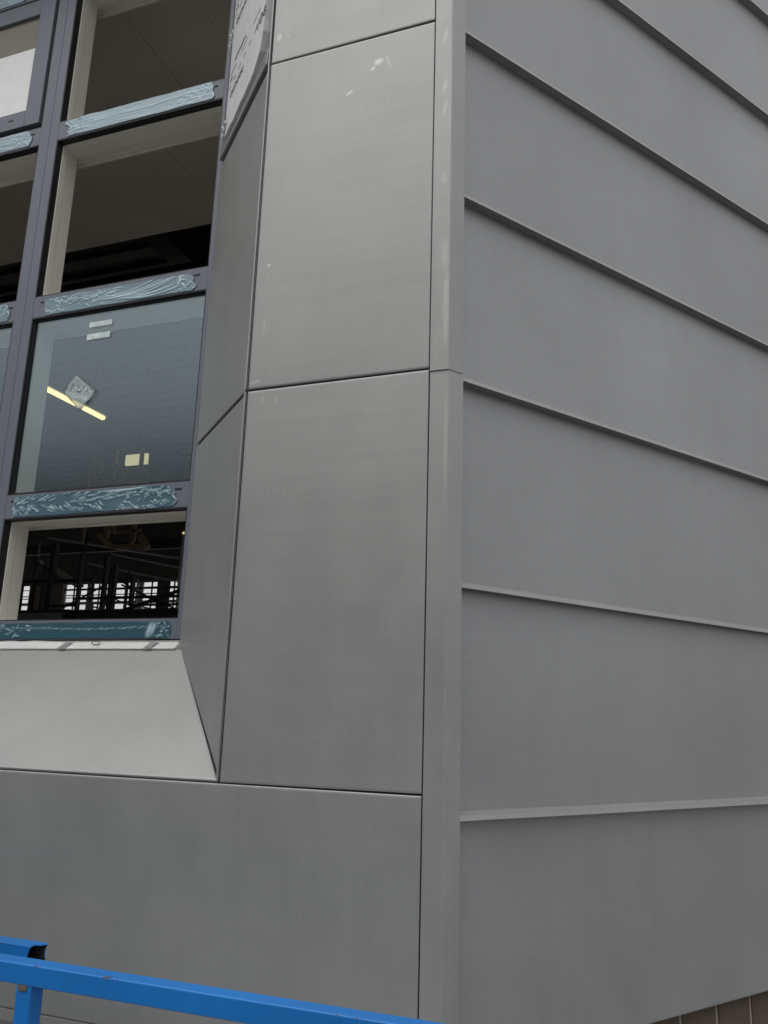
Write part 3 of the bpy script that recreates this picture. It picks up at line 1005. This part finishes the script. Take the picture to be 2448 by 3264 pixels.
# steel frame
steel = []
for x in (-3.55, -7.9, -11.5):
    t_ = thing('roof_beam', (x, 6, 3.9), {-3.55: 'deep dark steel roof beam running inward beyond the soffit', -7.9: 'dark steel roof beam above the timber frame', -11.5: 'dark steel roof beam nearest the open block end wall of the hall'}[x], 'beam', 'steel roof beams of the hall')
    obj('web', box(x - .008, x + .008, .6, HY1, 3.82, 4.34), 'dark', t_)
    obj('flange', box(x - .1, x + .1, .6, HY1, 3.80, 3.82), 'dark', t_)
    obj('flange', box(x - .1, x + .1, .6, HY1, 4.34, 4.36), 'dark', t_)
for i, (y, z) in enumerate(((3.6, 3.55), (8.0, 3.0), (10.2, 2.75))):
    tag(obj('purlin', box(-15.5, XW(y) - .3, y, y + .10, z, z + .16, .004), 'dark'), ('dark steel purlin just beyond the soffit edge', 'dark steel purlin deeper in the hall, crossing above the timber frame', 'dark steel purlin close to the far window band')[i], 'purlin', 'purlins of the hall roof')
for i, (xa, ya, za, xb, yb, zb) in enumerate(((-9.5, 9, 2.75, -6.0, 9, 2.15), (-9.0, 10, 2.65, -7.2, 10, 2.28), (-8.2, 8.5, 2.18, -6.6, 8.5, 1.86))):
    tag(obj('cable_tray', bar((xa, ya, za), (xb, yb, zb), .05, .03), 'galv'), ('long thin metal tray slanting under the hall roof', 'short thin metal tray slanting near the far windows', 'thin metal tray slanting low before the far window posts')[i], 'tray')
# stud frame and boards at five metres
sf2 = thing('stud_frame', (-4.9, 5, .3), 'dark metal stud frame with two rails and one slanting brace before the bright far windows', 'frame')
for x, w, z0, z1 in ((-5.05, .034, .90, 1.52), (-4.975, .026, .92, 1.40), (-4.93, .024, .95, 1.42), (-4.712, .03, 1.02, 1.30), (-5.36, .022, .93, 1.56)):
    obj('stud', box(x - w / 2, x + w / 2, 5.0, 5.05, z0, z1), 'dark', sf2)
for z, x0, h in ((1.10, -5.45, .026), (1.022, -4.76, .020)):
    obj('rail', box(x0, -3.2, 5.06, 5.09, z - h / 2, z + h / 2), 'dark', sf2)
obj('rail', box(-5.80, -5.38, 5.06, 5.09, 1.022, 1.046), 'dark', sf2)
obj('brace', bar((-4.86, 4.98, .93), (-3.9, 4.98, 1.207), .02, .03), 'dark', sf2)
obj('brace', bar((-5.0, 5.1, 1.10), (-4.71, 5.1, 1.0), .012, .014), 'galv', sf2)
tag(obj('material_stack', box(-5.28, -3.0, 4.9, 5.7, FZ, .957, .01), 'dark'), 'low dark stack of boards behind the bottom opening', 'stack')
bw = thing('board_stack', (-5.98, 5.3, FZ), 'three pale plasterboards standing upright behind dark studs', 'boards')
for x0, x1 in ((-6.16, -6.045), (-6.035, -5.915), (-5.905, -5.79)):
    obj('board', box(x0, x1, 5.28, 5.31, .965, 1.288), 'board_beige', bw)
obj('shelf', box(-6.4, -5.3, 4.85, 5.5, .93, .962), 'dark', bw)
for x in (-6.185, -6.03, -5.90):
    obj('stud', box(x - .011, x + .011, 5.1, 5.14, .965, 1.56), 'dark', bw)
obj('stud', box(-5.80, -5.735, 5.05, 5.1, .93, 1.70), 'dark', bw)
obj('head_rail', box(-6.5, -5.30, 5.14, 5.18, 1.285, 1.318), 'dark', bw)
obj('leg', box(-6.3, -6.2, 5.0, 5.1, FZ, .93), 'dark', bw)
obj('leg', box(-5.5, -5.4, 5.0, 5.1, FZ, .93), 'dark', bw)
for i, (a, b) in enumerate((((-5.99, 5.2, 1.525), (-5.46, 5.2, 1.247)), ((-6.09, 5.22, 1.547), (-5.555, 5.22, 1.250)))):
    tag(obj('batten', bar(a, b, .02, .026), 'post_white'), ('upper of two pale battens slanting across the dark studs', 'lower of two pale battens slanting across the dark studs')[i], 'batten')
def rag(x0, x1, z0, z1, y, seed, label):
    bm = bmesh.new()
    g = []
    for i in range(11):
        row = []
        for j in range(11):
            u, v = i / 10, j / 10
            x = x0 + (x1 - x0) * u + .03 * noise.noise(Vector((v * 2.5, seed, 0)))
            row.append(bm.verts.new((x, y + .04 * noise.noise(Vector((u * 3, v * 3, seed))), z0 + (z1 - z0) * v + .02 * noise.noise(Vector((u * 2, 3, seed))))))
        g.append(row)
    for i in range(10):
        for j in range(10):
            bm.faces.new((g[i][j], g[i + 1][j], g[i + 1][j + 1], g[i][j + 1]))
    bmesh.ops.solidify(bm, geom=bm.faces[:], thickness=.001)
    tag(obj('polythene_sheet', bm, 'sheet_pale', None, True), label, 'sheet')
rag(-5.72, -5.64, 1.05, 1.22, 5.6, 1, 'narrow crumpled polythene sheet hanging beside the upright boards')
rag(-5.61, -5.49, 1.11, 1.23, 5.7, 2, 'broad crumpled polythene sheet hanging before the far windows')
# scaffold between the stud frame and the far windows
sc = thing('scaffold', (-7, 8.2, FZ), 'tube scaffold with close uprights and ledgers before the far window band', 'scaffold')
for k in range(7):
    x = -8.9 + k * .43 + random.uniform(-.06, .06)
    obj('upright', tube([(x, 8.2 + (k % 2) * .7, FZ), (x + .01, 8.2 + (k % 2) * .7, 2.15 + random.uniform(-.3, .5))], .016), 'galv' if k % 3 == 0 else 'dark', sc)
for z, y in ((1.40, 8.24), (1.86, 8.94)):
    obj('ledger', tube([(-9.3, y, z), (-5.4, y, z - .02)], .016), 'dark', sc)
for a, b in (((-8.7, 8.3, 1.35), (-7.6, 8.3, 1.85)), ((-7.4, 8.3, 1.80), (-6.3, 8.3, 1.38)), ((-8.2, 9.0, 2.1), (-7.2, 9.0, 1.6))):
    obj('brace', tube([a, b], .014), 'dark', sc)
obj('scaffold_board', box(-9.2, -5.6, 8.2, 8.9, 1.33, 1.37), 'wood', sc)
# timber trestle hanging high in the hall
tw = thing('timber_frame', (-6.2, 6.5, 1.9), 'rough timber frame with diagonal braces standing high in the hall', 'frame')
def wb(a, b, w=.045, h=.045, y=6.5):
    obj('timber', bar((a[0], y, a[1]), (b[0], y, b[1]), w, h), 'wood', tw)
wb((-6.65, 2.05), (-6.64, 3.23), .04, .04)
wb((-6.30, 2.0), (-6.29, 3.2), .06, .05)
wb((-5.89, 2.0), (-5.89, 3.2), .04, .04)
wb((-6.63, 3.20), (-6.33, 2.83), .03, .04, 6.46)
wb((-6.26, 2.98), (-5.89, 2.79), .03, .06, 6.46)
wb((-6.63, 2.98), (-6.5, 2.8), .03, .03, 6.44)
wb((-6.66, 2.80), (-5.86, 2.78), .05, .05)
wb((-6.22, 2.27), (-5.80, 2.27), .04, .045)
wb((-6.22, 2.14), (-5.80, 2.14), .04, .035)
wb((-5.95, 1.94), (-5.95, 2.32), .035, .045, 6.55)
wb((-6.22, 2.32), (-6.10, 2.13), .03, .03, 6.42)
wb((-6.32, 2.09), (-6.12, 1.935), .07, .07, 6.40)
wb((-5.72, 2.05), (-5.60, 1.895), .07, .07, 6.40)
wb((-6.12, 1.935), (-5.66, 1.925), .05, .045, 6.42)
for x in (-6.645, -5.89):
    obj('hanger', box(x - .008, x + .008, 6.49, 6.51, 3.18, 4.36), 'dark', tw)
lf = thing('light_panel', (-6.07, 6.7, 3.1), 'warm glowing light panel seen behind the timber frame', 'light')
obj('diffuser', box(-6.235, -5.905, 6.62, 6.66, 3.03, 3.17, .01), 'lamp_soft', lf)
obj('housing', box(-6.25, -5.89, 6.66, 6.72, 3.02, 3.18), 'dark', lf)
obj('hanger', box(-6.08, -6.06, 6.68, 6.70, 3.18, 4.36), 'dark', lf)
tag(obj('wall_board', box(-6.25, -5.88, 6.60, 6.62, 2.795, 2.97), 'board_beige'), 'pale grey board fixed behind the lower brace of the timber frame', 'board')
tb = thing('batten_light', (-5.34, 4.4, 3.0), 'lit warm yellow batten light hanging under the hall roof', 'light')
obj('tube', box(-5.328, -5.282, 3.7, 5.04, 2.990, 3.025, .010), 'lamp', tb)
obj('housing', box(-5.345, -5.265, 3.68, 5.06, 3.026, 3.06), 'galv', tb)
for y in (3.9, 4.85):
    obj('hanger', box(-5.308, -5.302, y, y + .006, 3.06, 4.36), 'dark', tb)
ws = thing('work_lamp', (-5.17, 6.5, 2.06), 'small yellow work lamp hanging at the edge of the bottom opening', 'lamp')
obj('lamp_body', box(-5.20, -5.14, 6.48, 6.54, 2.045, 2.10, .008), 'yellow', ws)
obj('lens', box(-5.185, -5.155, 6.474, 6.48, 2.06, 2.085, .002), 'lamp_soft', ws)
obj('cord', box(-5.172, -5.168, 6.50, 6.504, 2.10, 4.36), 'dark', ws)

# ------------------------------------------------------------------ blue access platform
lift = thing('access_platform', (-.3, -1.2, GZ), 'chipped blue steel guardrail of an access platform before the front wall', 'platform')
RZ1, RZ0 = -.476, -.514
obj('top_rail', box(-1.9, 1.5, -.400, -.360, RZ0, RZ1, .0035, segs=3), 'blue', lift)
def cut_tube(x0, x1, y0, y1, z0, z1, th, notch):
    """hollow square tube along x with a saddle-cut open end at x1"""
    bm = bmesh.new()
    def path(off):
        a, b, c, d = y0 + off, y1 - off, z0 + off, z1 - off
        pts = []
        n = 8
        for (ya, za), (yb, zb) in (((a, d), (b, d)), ((b, d), (b, c)), ((b, c), (a, c)), ((a, c), (a, d))):
            for k in range(n):
                s = k / n
                pts.append((ya + (yb - ya) * s, za + (zb - za) * s, 1 - (2 * s - 1) ** 2))
        return pts
    rings = []
    for off in (0, th):
        p = path(off)
        rings.append([bm.verts.new((x0, q[0], q[1])) for q in p])
        rings.append([bm.verts.new((x1 - notch * q[2] + .0012 * noise.noise(Vector((q[0] * 300, q[1] * 300, 0))) + (.010 if q[0] > (y0 + y1) / 2 else 0), q[0], q[1])) for q in p])
    o0, o1, i0, i1 = rings
    n = len(o0)
    for k in range(n):
        k2 = (k + 1) % n
        bm.faces.new((o0[k], o0[k2], o1[k2], o1[k]))
        bm.faces.new((i0[k], i1[k], i1[k2], i0[k2])).material_index = 1
        bm.faces.new((o1[k], o1[k2], i1[k2], i1[k]))
        bm.faces.new((o0[k], i0[k], i0[k2], o0[k2]))
    return bm
er = obj('extension_rail', cut_tube(-1.9, -.822, -.305, -.262, RZ0 + .001, RZ1 + .001, .0025, .006), 'blue_rear', lift)
er.data.materials.append(M['void'])  # inner faces coloured dark for the shade inside the open tube
for x in (-1.85, -.745, .45, 1.40):
    po = obj('post', box(x - .018, x + .018, -.398, -.362, -1.56, RZ0 + .001, .003), 'blue', lift)
    obj('weld', box(x - .012, x + .008, -.4005, -.396, RZ0 - .010, RZ0 + .001, .002), 'brick', po)
for x in (-1.85, -1.0):
    obj('post', box(x - .018, x + .018, -.303, -.265, -1.56, RZ0 + .001, .003), 'blue', lift)
obj('mid_rail', box(-1.9, 1.5, -.396, -.364, -1.02, -.985, .003), 'blue', lift)
obj('toe_board', box(-1.9, 1.5, -.392, -.382, -1.56, -1.41, .002), 'blue', lift)
obj('deck', box(-1.9, 1.5, -1.50, -.26, -1.62, -1.56, .005), 'galv', lift)
for y in (-.55, -1.25):
    for s in (-1, 1):
        obj('scissor_arm', bar((-.2 - s * 1.3, y, -2.45), (-.2 + s * 1.3, y + .06 * s, -1.66), .05, .10), 'blue', lift)
obj('chassis', box(-1.8, 1.4, -1.45, -.4, -2.82, -2.45, .02), 'lift_dark', lift)
for x in (-1.4, 1.0):
    for y in (-.36, -1.50):
        pts = [(x + .22 * math.cos(a * math.tau / 20), GZ + .22 + .22 * math.sin(a * math.tau / 20)) for a in range(20)]
        obj('wheel', prism(pts, 'y', y - .07, y + .07), 'rubber', lift)
# loop of cable hanging behind the rail
pts = [(-1.20 + .030 * math.cos(a), -.20 + .006 * math.sin(2 * a), -.610 + .042 * math.sin(a)) for a in [k / 24 * math.tau for k in range(25)]]
pts = [(-1.21, -.262, -.50)] + [(-1.20, -.24, -.54)] + pts + [(-1.185, -.2, -.66), (-1.20, -.2, -.72)]
tag(obj('cable_loop', tube(pts, .006), 'cable', None, True), 'loop of blue cable hanging behind the platform post', 'cable')

# ------------------------------------------------------------------ houses across the yard, seen only in reflections
def house(x0, x1, y0, y1, h, label, mat):
    t_ = thing('house', ((x0 + x1) / 2, (y0 + y1) / 2, GZ), label, 'house', 'houses across the yard')
    obj('wall', box(x0, x1, y0, y1, GZ, GZ + h), mat, t_)
    ym = (y0 + y1) / 2
    obj('roof', prism([(y0 - .4, GZ + h), (ym, GZ + h + 3.2), (y1 + .4, GZ + h)], 'x', x0 - .3, x1 + .3), 'dark', t_)
    n = int((x1 - x0) / 2.6)
    for k in range(n):
        for z in (GZ + 1.0, GZ + 3.5, GZ + 5.8):
            xc = x0 + (k + .5) * (x1 - x0) / n
            obj('window', box(xc - .6, xc + .6, y1 - .02, y1 + .03, z, z + 1.4, .01), 'frame', t_)
house(-40, -22, -22, -14, 8.0, 'brown brick terrace house across the yard facing the front wall', 'brick')
house(-21.4, -6, -22, -14, 8.0, 'grey block house across the yard facing the front wall', 'hall')
house(-5.4, 9, -24, -16, 7.0, 'brown brick house across the yard behind the platform', 'brick')
